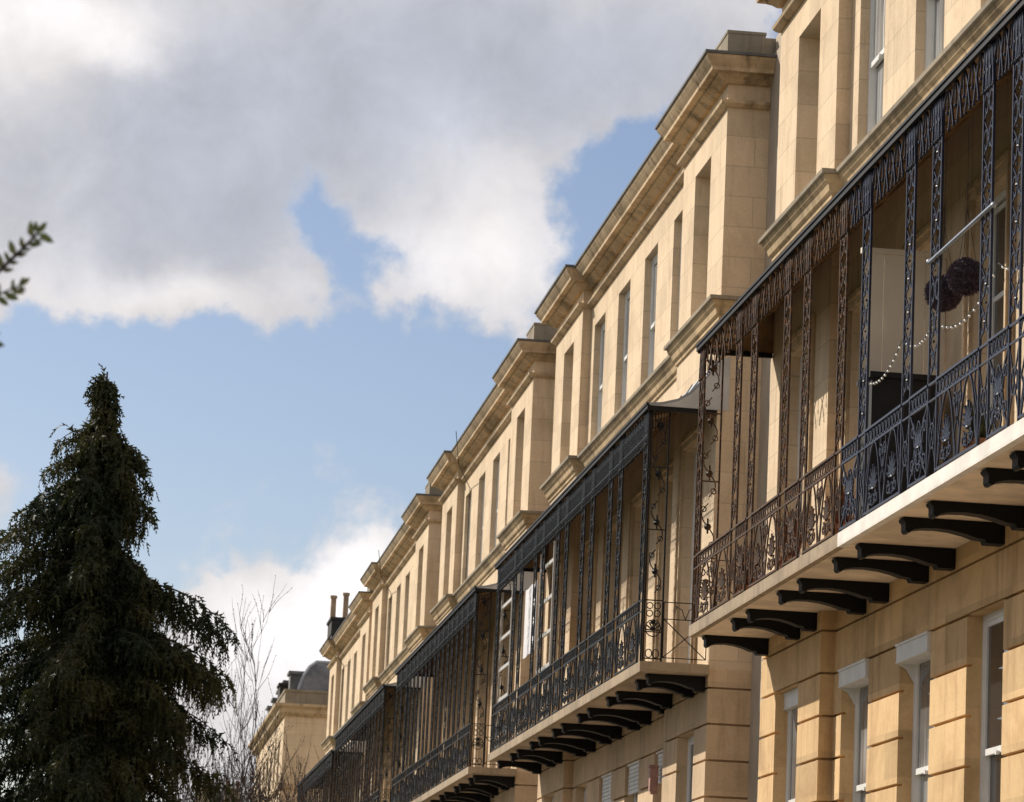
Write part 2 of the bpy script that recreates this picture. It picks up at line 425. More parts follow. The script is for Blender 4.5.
def make_base_wall():
    mb = MB(); h = .51; c = .022
    zs = [4.25+h*k for k in range(-13, 2)]
    for z in zs[:-1]:
        z0, z1 = zc(z), zc(z+h)
        op = [] if z >= 4.2 or z < 1.15 else OP_G
        prof = [(-DEEP, z0), (-.06, z0), (-.06, z0+.015), (-.004, z0+.016), (0, z0+.020), (0, z1-.018), (-.004, z1-.014), (-.06, z1-.013), (-.06, z1), (-DEEP, z1)]
        for r in (solid_runs(op) if op else [FULL]): mb.sweep(r, prof, skip=(0, 8))
    mb.sweep(FULL, [(-DEEP, zc(4.76)), (-.06, zc(4.76)), (-.06, zc(4.771)), (0, zc(4.775)), (0, zc(5.03)), (-DEEP, zc(5.03))], skip=(0, 4))
    lintels(mb, OP_G, zc(4.25-.51*6), Z_G1)
    return mb
CORNICE = [(-.06, zc(13.90)), (.40, zc(13.90)), (.39, zc(13.86)), (.34, zc(13.79)), (.30, zc(13.74)), (.295, zc(13.69)), (.19, zc(13.69)), (.18, zc(13.65)), (.12, zc(13.62)), (.06, zc(13.57)), (-.06, zc(13.57))]
CAP = [(-.60, zc(13.97)), (.425, zc(13.945)), (.425, zc(13.904)), (-.60, zc(13.904))]
ARCH = [(-.05, zc(13.32)), (.11, zc(13.31)), (.10, zc(13.27)), (.04, zc(13.22)), (-.05, zc(13.22))]
STR_TOP = [(-.05, zc(10.43)), (.19, zc(10.385)), (.19, zc(10.33)), (-.05, zc(10.33))]
STR = [(-.05, zc(10.327)), (.15, zc(10.327)), (.13, zc(10.26)), (.09, zc(10.22)), (.07, zc(10.14)), (.03, zc(10.12)), (.03, zc(10.06)), (-.05, zc(10.06))]
def swept(prof, path=None):
    mb = MB(); mb.sweep(path or [(LINK_X-.004, -LEN)] + plan(LEN, 0) + [(.9, 0.0)], prof, closed=True); return mb

# windows: drawn round their own centre, origin on the wall face at the sill
def sash_window(width, height, glass_mat_name, bars_v, meet, name):
    """returns meshes (frame, sash, pane); x = 0 is the outer face of the frame"""
    hw = width/2
    f = MB(); t = .075
    f.box(0, .10, -hw+.002, -hw+t, .002, height-.002); f.box(0, .10, hw-t, hw-.002, .002, height-.002)
    f.box(0, .10, -hw+t, hw-t, height-t, height-.002); f.box(-.03, .10, -hw+t, hw-t, .002, .07)
    s = MB(); a = hw-t; b = .05
    s.box(.015, .055, -a+.001, -a+b, meet, height-t-.001); s.box(.015, .055, a-b, a-.001, meet, height-t-.001)
    s.box(.015, .055, -a+b, a-b, height-t-b, height-t-.001); s.box(.005, .06, -a+.001, a-.001, meet-.035, meet+.03)
    s.box(.058, .095, -a+.001, -a+b, .071, meet-.036); s.box(.058, .095, a-b, a-.001, .071, meet-.036)
    s.box(.058, .095, -a+b, a-b, .071, .15)
    for k in range(1, bars_v+1):
        y = -a + 2*a*k/(bars_v+1)
        s.box(.025, .05, y-.012, y+.012, meet+.03, height-t-b); s.box(.066, .09, y-.012, y+.012, .15, meet-.036)
    s.box(-.03, .004, -.03, .03, meet-.06, meet-.02)
    p = MB(); p.box(.035, .04, -a+.03, a-.03, meet, height-t-.02); p.box(.075, .08, -a+.03, a-.03, .10, meet)
    return f.mesh(name+'_frame', M['white']), s.mesh(name+'_sash', M['white']), p.mesh(name+'_pane', M[glass_mat_name])
def french_window(width, height, name):
    hw = width/2; f = MB(); t = .08
    f.box(0, .10, -hw+.002, -hw+t, .002, height-.002); f.box(0, .10, hw-t, hw-.002, .002, height-.002)
    f.box(0, .10, -hw+t, hw-t, height-t, height-.002); f.box(0, .10, -hw+t, hw-t, .002, .08)
    s = MB(); a = hw-t
    for sgn in (-1, 1):
        y0, y1 = sorted((sgn*.004, sgn*(a-.001)))
        s.box(.02, .07, y0, y0+.06, .081, height-t-.001); s.box(.02, .07, y1-.06, y1, .081, height-t-.001)
        for z in (.081, height*.36, height*.68, height-t-.08): s.box(.021, .069, y0+.06, y1-.06, z, z+.05)
    p = MB(); p.box(.04, .045, -a+.03, a-.03, .1, height-t-.03)
    return f.mesh(name+'_frame', M['white']), s.mesh(name+'_sash', M['white']), p.mesh(name+'_pane', M['glass'])
def pelmet_box(width):
    mb = MB(); hw = width/2+.03
    mb.box(-.06, .20, -hw, hw, -.15, .02); mb.box(-.075, .20, -hw-.012, hw+.012, .02, .045); mb.box(-.068, .2, -hw-.006, hw+.006, -.165, -.15)
    for sgn in (-1, 1):                   # little cheek under each end
        y0, y1 = sorted((sgn*(hw-.05), sgn*(hw-.02)))
        pts = [(-.05, -.166), (.18, -.166), (.18, -.42), (.12, -.34), (.05, -.22)]
        i = len(mb.v)
        mb.v += [(x, y0, z) for x, z in pts] + [(x, y1, z) for x, z in pts]
        mb.f.append(tuple(i+k for k in range(5))); mb.f.append(tuple(i+9-k for k in range(5)))
        for k in range(5): mb.f.append((i+k, i+(k+1) % 5, i+5+(k+1) % 5, i+5+k))
    return mb.mesh('blind_box', M['pelmet'])
WG = sash_window(G_W, Z_G1-Z_G0, 'glass_net', 0, 2.86-1.2, 'ground')
WF = french_window(F_W, Z_F1-Z_F0, 'french')
WS = sash_window(S_W, Z_S1-Z_S0, 'glass_net', 1, 1.16, 'upper')
PELMET = pelmet_box(G_W-.06)
def flat_blind():
    mb = MB(); hw = G_W/2-.06
    for k in range(7): mb.box(.03, .075, -hw, hw, -.44+.066*k, -.44+.066*k+.055)
    mb.box(.0, .09, -hw-.02, hw+.02, .022, .06); mb.box(.05, .06, -hw, hw, -.44, .02)
    return mb.mesh('blind_box', M['pelmet'])
BLIND = flat_blind()
WG_DARK = WG[2].copy(); WG_DARK.materials.clear(); WG_DARK.materials.append(M['glass'])

ARCHITRAVE = None
def architrave_mesh():
    mb = MB(); hw = F_W/2; H = Z_F1-Z_F0
    for d, a, b in ((.05, .012, .10), (.08, .10, .16), (.045, .16, .23)):
        for sgn in (-1, 1):
            y0, y1 = sorted((sgn*(hw+a), sgn*(hw+b))); mb.box(-d, .05, y0, y1, .03, H+a)
        mb.box(-d, .05, -hw-b, hw+b, H+a+.001, H+b)
    return mb.mesh('architrave', M['trim'])
ARCHITRAVE = architrave_mesh()

def add_windows(house, pelmets, style=1):
    for i, u in enumerate(WIN_U):
        x = 0.0 if is_pav(i) else REC
        ug = WIN_U[0]-.2 if i == 0 else (WIN_U[5]+.2 if i == 5 else u)
        for (fr, sa, pa), uu, z, dep, kind in ((WG, ug, Z_G0, .16, 'g'), (WF, u, Z_F0, .14, 'f'), (WS, u, Z_S0, .30 if is_pav(i) else .115, 's')):
            wobj = link('window', fr, house, (x+dep, -uu, z))
            link('sash', sa, wobj); link('pane', WG_DARK if kind == 'g' and i in (3, 5) else pa, wobj)
            if kind == 'g' and i in pelmets: link('blind_box', PELMET if style == 1 else BLIND, wobj, (-dep+(.17 if is_pav(i) else .02), 0, Z_G1-Z_G0-.05))
            if kind == 'f': link('architrave', ARCHITRAVE, wobj, (-dep, 0, 0))

# ---- ironwork
POSTS = [2.9, 3.9, 5.87, 6.96, 8.8, 9.9, 11.8, 12.85, 14.7, 15.7]
BRACKETS = [.35, 2.33, 3.3, 5.2, 6.33, 8.15, 9.28, 11.2, 12.3, 14.3, 15.25, 17.1, 18.0]
XF = -.96                                   # plane of the balcony front ironwork
Z_R0, Z_R1, Z_BAND, Z_TOP = zc(5.17), zc(6.03), zc(5.87), zc(8.80)
SW = .33                                    # width of a trellis strip
def strip_mesh(name, mat, seed):
    """trellis post: two bars with a chain of scrolls between; along y, centred, z absolute"""
    rd = random.Random(seed); mb = MB(); h = SW/2
    for s in (-1, 1): mb.box(-.012, .012, s*h-.012, s*h+.012, zc(5.14), Z_TOP)
    z = Z_R1+.06; step = .335
    while z+step < Z_TOP:
        for s in (-1, 1):
            pts = []
            for k in range(13):              # C scroll springing from the bar and curling into the middle
                t = k/12; a = t*math.pi*1.9
                rr = .085*(1-.55*t)
                pts.append((0, s*(h-.075+rr*math.cos(a)*.9-.01), z+.13+ (rr*math.sin(a)*1.5)))
            mb.tube(pts, .009, 4)
            mb.tube([(0, s*(h-.012), z+.02), (0, s*.03, z+.10), (0, -s*.02, z+.22), (0, -s*(h-.03), z+step-.01)], .008, 4)
        if rd.random() < .4: mb.ball((0, rd.uniform(-.02, .02), z+.15), .019, 6, 4)
        mb.ball((0, rd.uniform(-.05, .05), z+step-.02+rd.uniform(-.04, .04)), rd.uniform(.008, .016), 5, 4)
        z += step
    # below the rail: bars with crossed diagonals
    mb.tube([(0, -h, zc(5.2)), (0, h, Z_BAND)], .009, 4); mb.tube([(0, h, zc(5.2)), (0, -h, Z_BAND)], .009, 4)
    mb.ring((0, 0, zc(5.53)), .10, .12, .010, 10); pass
    mb.tube([(0, -h, Z_BAND), (0, h, Z_BAND)], .012, 4); mb.tube([(0, -h, Z_R1), (0, h, Z_R1)], .016, 4)
    return mb.mesh(name, mat)
def anthemion(mb, y, z, s):
    """honeysuckle ornament"""
    for k in range(-3, 4):
        a = k*.42; L = s*(1-.07*abs(k))
        tip = (0, y+math.sin(a)*L, z+math.cos(a)*L)
        mid1 = (0, y+math.sin(a+.14)*L*.62, z+math.cos(a+.14)*L*.62); mid2 = (0, y+math.sin(a-.14)*L*.62, z+math.cos(a-.14)*L*.62)
        mb.tube([(0, y, z), mid1, tip, mid2], .011, 4, True); mb.ball(tip, .015, 5, 3)
    for sg in (-1, 1):
        mb.tube([(0, y+sg*(.02+.10*(k/10))*1.0+sg*.05*math.sin(k*.6), z-.05-.10*math.sin(k*.32)) for k in range(11)], .010, 4)
    mb.ball((0, y, z), .022, 6, 4)
def scroll(mb, y, z, r, turn, flip, tail, rad=.010):
    """spiral with a tail, in the y-z plane"""
    pts = []
    for k in range(17):
        t = k/16; a = turn+flip*t*math.pi*2.6; q = r*(1-.8*t)
        pts.append((0, y+q*math.cos(a), z+q*math.sin(a)))
    mb.tube([tail]+pts if tail else pts, rad, 4)
def railing_mesh(name, mat, wide, style):
    L = 1.57 if wide else .73                # clear width between strips; scaled to the bay
    mb = MB(); h = L/2
    mb.box(-.022, .022, -h, h, Z_R1-.012, Z_R1+.012); mb.box(-.010, .010, -h, h, Z_BAND-.010, Z_BAND+.010); mb.box(-.014, .014, -h, h, Z_R0, Z_R0+.022)
    n = 12 if wide else 6
    for k in range(n):
        y = -h+(k+.5)*L/n
        mb.ring((0, y, (Z_R1+Z_BAND)/2), L/n*.44, .062, .009, 10)
        if style == 1: mb.tube([(0, y-L/n/2, Z_BAND), (0, y, Z_R1-.01)], .007, 4)
    zm = (Z_R0+Z_BAND)/2; hh = (Z_BAND-Z_R0)/2-.01
    if wide:
        for c in (-.40, .40):
            pts = []
            for k in range(15):
                t = k/14*2-1
                pts.append((0, c + .34*t, Z_R0+.02+2*hh*(1-abs(t)**2.2)))
            mb.tube(pts, .012, 4)
            anthemion(mb, c, Z_R0+.22, .24)
            for sg in (-1, 1): scroll(mb, c+sg*.15, Z_R0+.13, .075, math.pi/2, sg, (0, c+sg*.02, Z_R0+.05))
        for c in (-.75, 0, .75):
            for sg in (-1, 1):
                if abs(c) < .1 or sg*c < 0:
                    mb.tube([(0, c+sg*.02, Z_R0+.02), (0, c+sg*.10, zm-.12), (0, c+sg*.02, zm+.02), (0, c+sg*.13, zm+.22), (0, c+sg*.10, Z_BAND)], .010, 4)
        scroll(mb, .09, zm+.20, .08, math.pi, -1, (0, -.03, zm-.02)); scroll(mb, -.09, zm+.20, .08, 0, 1, (0, .03, zm-.02))
    else:
        for s in (-1, 1):
            mb.tube([(0, s*h*.95, Z_BAND), (0, s*h*.25, zm+.1), (0, -s*h*.25, zm-.1), (0, -s*h*.95, Z_R0+.02)], .012, 4)
            scroll(mb, s*h*.66, zm+.17, .085, math.pi/2, s, (0, s*h*.3, zm-.1)); scroll(mb, s*h*.66, zm-.17, .085, -math.pi/2, -s, (0, s*h*.3, zm+.08))
        anthemion(mb, 0, zm-.02, .20); mb.ring((0, 0, zm), .11, .24, .010, 14)
        mb.ring((0, 0, Z_R0+.10), .12, .08, .009, 10)
    return mb.mesh(name, mat)
def valance_mesh(name, mat, style, L):
    mb = MB(); h = L/2; zt = Z_TOP+.02
    mb.box(-.015, .015, -h, h, zt-.03, zt)
    if style == 1:                           # interlaced hanging hoops
        n = max(3, int(round(L/.29)))
        for k in range(n):
            y = -h+(k+.5)*L/n; a = L/n*.78
            pts = []
            for j in range(11):
                t = j/10*2-1
                pts.append((0, y+a*t, zt-.03-.40*abs(t)**1.7))
            mb.tube(pts, .013, 4)
            for s in (-1, 1): mb.ball((0, y+s*a, zt-.45), .018, 5, 4)
            mb.tube([(0, y, zt-.03), (0, y, zt-.26)], .008, 4); mb.ball((0, y, zt-.28), .02, 5, 4)
    else:                                    # close bars with a beaded fringe
        n = max(3, int(round(L/.175))); rd = random.Random(int(L*1000))
        mb.box(-.007, .007, -h, h, zt-.415, zt-.40)
        for k in range(n):
            y = -h+(k+.5)*L/n; st = L/n
            mb.box(-.006, .006, y-.009, y+.009, zt-.40, zt-.03)
            mb.tube([(0, y-st*.5, zt-.40), (0, y-st*.28, zt-.17), (0, y, zt-.06), (0, y+st*.28, zt-.17), (0, y+st*.5, zt-.40)], .008, 4)
            mb.ring((0, y+st*.5, zt-.14), .035, .06, .008, 8)
            for j in (-.25, .25):
                drop = rd.uniform(0, .02)
                mb.tube([(0, y+st*(j-.22), zt-.41), (0, y+st*j, zt-.50-drop), (0, y+st*(j+.22), zt-.41)], .008, 4)
                mb.ball((0, y+st*j, zt-.535-drop), .024, 5, 4)
    return mb.mesh(name, mat)
def end_rail_mesh(name, mat):
    """balcony end: along x from the corner strip to the wall: light rail with a cross brace (origin at corner strip's inner bar)"""
    mb = MB(); L = .62
    for z in (Z_R1-.02, Z_R1-.26, Z_R0+.05): mb.tube([(0, 0, z), (L, 0, z)], .009, 4)
    for x in (0, L): mb.tube([(x, 0, Z_R0+.05), (x, 0, Z_R1-.02)], .009, 4)
    mb.tube([(0, 0, Z_R1-.26), (L, 0, Z_R0+.05)], .009, 4); mb.tube([(L, 0, Z_R1-.26), (0, 0, Z_R0+.05)], .009, 4)
    for s in (-1, 1): mb.tube([(L/2, 0, Z_R1-.26), (L/2+s*.05, 0, Z_R1-.12), (L/2+s*.14, 0, Z_R1-.07), (L/2+s*.13, 0, Z_R1-.12)], .008, 4)
    return mb.mesh(name, mat)
def end_strip_mesh(name, mat):
    """ornamented strip of the balcony end, along x (0 at the front corner)"""
    mb = MB(); L = .29
    for x in (0.03, L): mb.box(x-.012, x+.012, -.012, .012, zc(5.14), Z_TOP)
    for z in (zc(5.19), Z_BAND-.3, Z_R1-.01, Z_R1+1.0, Z_R1+1.9): mb.box(.04, L, -.008, .008, z, z+.016)
    def rx(c, z, a, b, r=.010, n=12): mb.tube([(c+a*math.cos(2*math.pi*k/n), 0, z+b*math.sin(2*math.pi*k/n)) for k in range(n)], r, 4, True)
    m = .16
    for z in (zc(5.27),): rx(m-.05, z, .045, .06); rx(m+.05, z, .045, .06)
    for k in range(-3, 4): mb.tube([(m, 0, zc(5.60)), (m+math.sin(k*.5)*.11, 0, zc(5.60)+math.cos(k*.5)*.13)], .013, 4)
    rx(m, zc(5.63), .11, .12, .010); mb.ball((m, 0, zc(5.72)), .04)
    for s in (-1, 1):
        for z in (zc(5.84), zc(5.95)): rx(m+s*.055, z, .045, .045, .010, 10)
    z = Z_R1+.1
    while z < Z_TOP-.5:
        pts = [(m + .085*math.sin(k/14*math.pi*2), 0, z+.62*k/14) for k in range(15)]
        mb.tube(pts, .010, 4)
        rx(m+.06, z+.08, .035, .035, .009, 8); rx(m-.06, z+.54, .035, .035, .009, 8)
        mb.ball((m, 0, z+.31), .05, 6, 4); mb.tube([(m, 0, z+.22), (m, 0, z+.42)], .016, 4)
        z += .70
    for k in range(6): mb.tube([(.05+k*.04, 0, Z_TOP), (.05+k*.04, 0, Z_TOP-.3-.06*(k % 2))], .008, 4)
    return mb.mesh(name, mat)
def bracket_mesh(mat, ext=0.0):
    """stone cantilever bracket with a scroll tip and a swelling root, profile in x-z"""
    top = Z_SLAB0+.003
    prof = [(-.88, top-.004), (-.90, top-.02), (-.89, top-.045), (-.87, top-.06), (-.87, top-.13), (-.85, top-.155), (-.82, top-.155), (-.795, top-.13), (-.77, top-.12), (-.70, top-.105),
            (-.58, top-.10), (-.45, top-.112), (-.33, top-.14), (-.24, top-.172), (-.17, top-.178), (-.155, top-.215), (.18, top-.215), (.18, top-.004)]
    prof = [((x*.94 if x < 0 else x)-ext*min(1, max(0, -x/.8)), z) for x, z in prof]
    mb = MB(); n = len(prof); hw = .095
    mb.v += [(x, -hw, z) for x, z in prof] + [(x, hw, z) for x, z in prof]
    mb.f.append(tuple(range(n))); mb.f.append(tuple(range(2*n-1, n-1, -1)))
    for k in range(n): mb.f.append((k, (k+1) % n, n+(k+1) % n, n+k))
    return mb.mesh('bracket', mat)
BRACKET = bracket_mesh(M['bracket']); BRACKET_LONG = bracket_mesh(M['bracket'], REC)
CAN = [(-1.00, 8.815), (-.80, 8.835), (-.57, 8.90), (-.37, 9.03), (-.21, 9.20), (-.07, 9.40), (.0, 9.52), (.165, 9.60)]
def canopy_mesh(u0, u1):
    mb = MB(); pts = [(x, zc(z)+.035) for x, z in CAN] + [(x, zc(z)) for x, z in reversed(CAN)]
    n = len(pts)
    for y in (-u0, -u1): mb.v += [(x, y, z) for x, z in pts]
    mb.f.append(tuple(range(n))); mb.f.append(tuple(range(2*n-1, n-1, -1)))
    for k in range(n): mb.f.append((k, (k+1) % n, n+(k+1) % n, n+k))
    y0, y1 = -u1, -u0
    k = u0+.9                                             # lead rolls
    while k < u1-.2:
        mb.tube([(x, -k, zc(z)+.045) for x, z in CAN], .018, 4); k += .95
    return mb.mesh('canopy', M['canopy'])
def lining_mesh(u0, u1):
    mb = MB(); pts = [(x+.004, zc(z)-.012) for x, z in CAN]
    lo = [(x+.004, zc(z)-.03) for x, z in reversed(CAN)]
    pp = pts+lo; n = len(pp)
    for y in (-u0-.01, -u1+.01): mb.v += [(x, y, z) for x, z in pp]
    mb.f.append(tuple(range(n))); mb.f.append(tuple(range(2*n-1, n-1, -1)))
    for k in range(n): mb.f.append((k, (k+1) % n, n+(k+1) % n, n+k))
    k = u0+.5
    while k < u1-.3:
        mb.tube([(x+.01, -k, zc(z)-.05) for x, z in CAN[:-1]], .022, 4); k += .75
    return mb.mesh('canopy_lining', M['lining'])
_cache = {}
def cached(key, fn):
    if key not in _cache: _cache[key] = fn()
    return _cache[key]
def make_balcony(house, u0, u1, iron, style, slab_mat, soffit_mat, near_end, far_end, more=()):
    im = M[iron]
    s = MB(); y0, y1 = -u1, -u0
    s.box(XF-.03, -.002, y0, y1, Z_SLAB0+.012, Z_SLAB1)
    s.box(XF-.029, XF+.05, y0+.001, y1-.001, Z_SLAB0-.005, Z_SLAB0+.0119)
    a, b = max(u0, PV+.002), min(u1, LEN-PV-.002)
    s.box(-.002, REC-.002, -b, -a, Z_SLAB0+.014, Z_SLAB1-.002)
    bal = s.build('balcony', slab_mat, house)
    so = MB(); so.box(XF+.052, -.004, y0+.01, y1-.01, Z_SLAB0, Z_SLAB0+.010)
    so.box(-.0035, REC-.003, -b, -a, Z_SLAB0, Z_SLAB0+.010)
    fl_ = MB(); fl_.box(XF+.03, -.004, y0+.02, y1-.02, Z_SLAB1+.001, Z_SLAB1+.006); fl_.build('floor_covering', M['floor'], bal)
    so.build('soffit', soffit_mat, bal)
    for u in BRACKETS:
        if u0 <= u < u1: link('bracket', BRACKET_LONG if PV < u < LEN-PV else BRACKET, bal, (REC-.004 if PV < u < LEN-PV else 0, -u, 0))
    posts = sorted([u for u in POSTS if u0 <= u < u1] + list(more))
    strips = ([max(.26, u0+.22)] if far_end else []) + posts + ([LEN-.26] if near_end else [])
    for k, u in enumerate(strips):
        link('trellis_post', cached(('post', iron, k % 3), lambda: strip_mesh('trellis_post', im, 3+k % 3)), bal, (XF, -u, 0))
    allp = sorted([.26] + POSTS + [LEN-.26])
    for p, q in zip(allp[:-1], allp[1:]):
        if not (u0 <= (p+q)/2 < u1): continue
        clear = q-p-SW; wide = clear > 1.1
        base = 1.57 if wide else .73
        link('railing_panel', cached(('rail', iron, wide, style), lambda: railing_mesh('railing_panel', im, wide, style)), bal, (XF, -(p+q)/2, 0), (1, clear/base*random.choice((1, -1)), 1))
        link('valance', cached(('val', iron, style, wide), lambda: valance_mesh('valance', im, style, base)), bal, (XF, -(p+q)/2, 0), (1, clear/base, 1))
    for p in strips:
        link('valance', cached(('val', iron, style, 'post'), lambda: valance_mesh('valance', im, style, SW-.03)), bal, (XF-.012, -p, 0))
    for flag, u in ((near_end, LEN-.09), (far_end, max(.09, u0+.06))):
        if flag:
            link('end_trellis', cached(('end', iron), lambda: end_strip_mesh('end_trellis', im)), bal, (XF, -u, 0))
            link('end_rail', cached(('endr', iron), lambda: end_rail_mesh('end_rail', im)), bal, (XF+.31, -u, 0))
    ca, cb_ = max(u0, .004), min(u1, LEN-.004)
    link('canopy', canopy_mesh(ca, cb_), bal)
    gb = MB(); gb.box(-1.02, -.985, y0, y1, zc(8.755), zc(8.812)); gb.box(-1.035, -1.002, y0, y1, zc(8.8125), zc(8.84)); gb.build('gutter_board', M['bracket'], bal)
    for flag, u, cm in ((near_end, LEN-.004, 'cheek'), (far_end, max(u0, .02)+.02, 'lining')):
        if flag:
            ck = MB(); pp = [(x, zc(z)-.004) for x, z in CAN] + [(.165, zc(8.80))]
            m_ = len(pp); ck.v += [(x, -u-.012, z) for x, z in pp] + [(x, -u+.012, z) for x, z in pp]
            ck.f.append(tuple(range(m_))); ck.f.append(tuple(range(2*m_-1, m_-1, -1)))
            for k in range(m_): ck.f.append((k, (k+1) % m_, m_+(k+1) % m_, m_+k))
            ck.build('canopy_cheek', M[cm], bal)
            cb = MB(); cb.box(-1.0, -.01, -u-.03, -u+.03, zc(8.735), zc(8.7985)); cb.build('canopy_beam', M['bracket'], bal)
    link('canopy_lining', lining_mesh(ca, cb_), bal)
    return bal

UPPER, BASE = make_upper_wall().mesh('wall', M['ashlar']), make_base_wall().mesh('base_wall', M['rustic'])
BASE_PALE = BASE.copy(); BASE_PALE.materials.clear(); BASE_PALE.materials.append(M['pale_base'])
def make_house(y_far, link_len, label):
    h = empty('terraced_house', (8.43, y_far, 0))
    tag(h, label, 'house', 'stone houses of the terrace')
    link('wall', UPPER, h); link('base_wall', BASE if link_len == 0 else BASE_PALE, h)
    swept(CORNICE).build('cornice', M['trim'], h); swept(CAP).build('cornice_cap', M['lead'], h)
    swept(ARCH).build('frieze_moulding', M['trim'], h)
    swept(STR).build('string_course', M['string'], h); swept(STR_TOP).build('string_course_top', M['dirty'], h)
    mb = MB(); zt = zc(13.85)                                # rest of the body behind the street front
    mb.box(.50, 9.5, -LEN+.30, -.30, -.5, zt); mb.build('rear_wall', M['ashlar'], h)
    mb = MB()
    mb.v += [(.6, -LEN+.3, zt+.03), (9.3, -LEN+.3, zt+.03), (9.3, -.3, zt+.03), (.6, -.3, zt+.03), (4.9, -LEN+2, zt+.9), (4.9, -2, zt+.9)]
    mb.f += [(0, 1, 4), (2, 3, 5), (1, 2, 5, 4), (3, 0, 4, 5), (0, 3, 2, 1)]
    mb.build('roof', M['slate'], h)
    mb = MB(); mb.box(-.03, .53, -LEN, -LEN+1.25, zc(13.98), zc(14.34)); mb.box(-.04, .54, -LEN-.01, -LEN+1.26, zc(14.341), zc(14.385))
    mb.box(.532, .80, -LEN+.01, -LEN+1.2, zc(13.98), zc(14.31)); mb.build('parapet_block', M['dirty'], h)
    mb = MB(); mb.box(.03, .33, -3.3, -.35, zc(13.98), zc(14.16)); mb.build('parapet', M['trim'], h)
    # recessed link towards the camera
    if link_len > .2:
        mb = MB(); mb.box(LINK_X, 1.4, -LEN-link_len-.3, -LEN+.2, -.5, zc(14.0)); mb.box(LINK_X+.06, 1.38, -LEN-link_len-.3, -LEN-.02, zc(14.001), zc(14.33))
        mb.build('link_wall', M['render'], h)
    return h

h1 = make_house(43.3, 0, 'nearest stone house with brown and blue ironwork and hanging purple balls')
add_windows(h1, (0, 1, 2))
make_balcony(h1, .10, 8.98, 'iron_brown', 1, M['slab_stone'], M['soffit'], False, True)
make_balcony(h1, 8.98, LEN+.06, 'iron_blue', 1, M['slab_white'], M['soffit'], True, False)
NEAR = [47.2, 69.05, 91.0, 110.0]
h2 = make_house(NEAR[0]+LEN, 3.9, 'second stone house from the camera with a white banner on its black balcony')
add_windows(h2, (2, 3, 4), 2)
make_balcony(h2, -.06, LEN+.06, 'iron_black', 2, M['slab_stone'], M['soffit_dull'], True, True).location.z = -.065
LAB = ['third house along the terrace, its balcony deep in shade beyond the banner', 'fourth house along the terrace, between the shaded balcony house and the last house',
       'last and farthest house of the stone terrace, below the chimney pots']
h3 = make_house(NEAR[1]+LEN, 3.9, LAB[0])
add_windows(h3, (1, 4), 2)
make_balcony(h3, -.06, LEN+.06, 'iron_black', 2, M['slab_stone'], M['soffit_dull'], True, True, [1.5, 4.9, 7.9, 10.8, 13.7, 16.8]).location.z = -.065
for k in range(3):
    hk = copy_tree(h3) if k else h3; hk.location.y = NEAR[k+1]+LEN + (0 if k < 2 else .4); hk['label'] = LAB[k]
    if k == 2: hk.location.z = -.35
    if k == 0:
        wr = MB(); wr.tube([(-.46, -7.2, zc(13.9)), (-.30, -6.6, zc(13.2)), (-.02+REC, -5.2, zc(12.85)), (REC-.02, -5.2, zc(10.5))], .012, 4); wr.build('cable', M['cable'], hk)

# ------------------------------------------------------------------ things on the balconies
# cream screen between the two dwellings, and what stands by it
BX = lambda X: X                              # world X of balcony things
mb = MB(); Y = 34.6
for k in range(4): mb.box(7.70+k*.225, 7.70+k*.225+.219, Y-.03, Y, zc(5.16), zc(8.20))
scr = mb.build('partition_screen', M['cream_panel'])
mb = MB(); mb.box(7.67, 8.60, Y-.05, Y+.02, zc(8.201), zc(8.26)); mb.build('top_rail', M['cream_panel'], scr)
tag(scr, 'cream boarded screen standing across the balcony of the nearest house', 'screen')
mb = MB(); mb.box(7.68, 8.36, 33.95, 34.52, zc(5.3), zc(6.74))
for x in (7.72, 8.30):
    for y in (33.98, 34.46): mb.box(x, x+.04, y, y+.04, zc(5.142), zc(5.3))
bx = mb.build('covered_cabinet', M['black_fabric'])
mb = MB(); mb.box(7.65, 8.39, 33.92, 34.55, zc(6.741), zc(6.80)); mb.build('lid', M['black_fabric'], bx)
tag(bx, 'black covered cabinet in front of the cream screen on the balcony', 'cabinet')
# rod across two posts
mb = MB(); mb.tube([(7.44, 30.60, zc(7.21)), (7.44, 28.27, zc(7.23))], .020, 8)
for y in (30.60, 28.27): mb.ball((7.44, y, zc(7.22)), .028, 8, 6)
tag(mb.build('curtain_rod', M['rod']), 'grey metal rod fixed across two blue posts above the purple balls', 'rod')
# hanging topiary balls
def topiary(name, c, r, seed, label):
    rd = random.Random(seed); mb = MB(); c = Vector(c)
    mb.ball(c, r*.86, 14, 10)
    for k in range(2600):
        d = Vector((rd.gauss(0, 1), rd.gauss(0, 1), rd.gauss(0, 1))).normalized()
        t = d.cross(Vector((rd.gauss(0, 1), rd.gauss(0, 1), rd.gauss(0, 1)))).normalized(); b = d.cross(t)
        p = c+d*r*rd.uniform(.84, 1.0); q = p+d*.028+t*rd.uniform(-.015, .015)
        mb.quad(p-t*.011, p+t*.011, q+b*.006)
    root = link(name, mb.raw(name, M['purple']))
    w_ = MB()
    for a in (0, 2.1, 4.2):
        w_.tube([c+Vector((math.cos(a)*r*.6, math.sin(a)*r*.6, r*.75)), c+Vector((0, 0, r+.5))], .003, 3)
    w_.tube([c+Vector((0, 0, r+.5)), (c.x, c.y, zc(8.72))], .003, 3)
    w_.build('hanging_wire', M['cable'], root)
    tag(root, label, 'plant ball', 'purple plant balls on the nearest balcony')
topiary('topiary_ball', (7.90, 31.0, zc(7.19)), .172, 5, 'upper right purple plant ball hanging under the grey rod')
topiary('topiary_ball', (7.82, 31.55, zc(7.14)), .17, 9, 'lower left purple plant ball hanging in front of the cream screen')
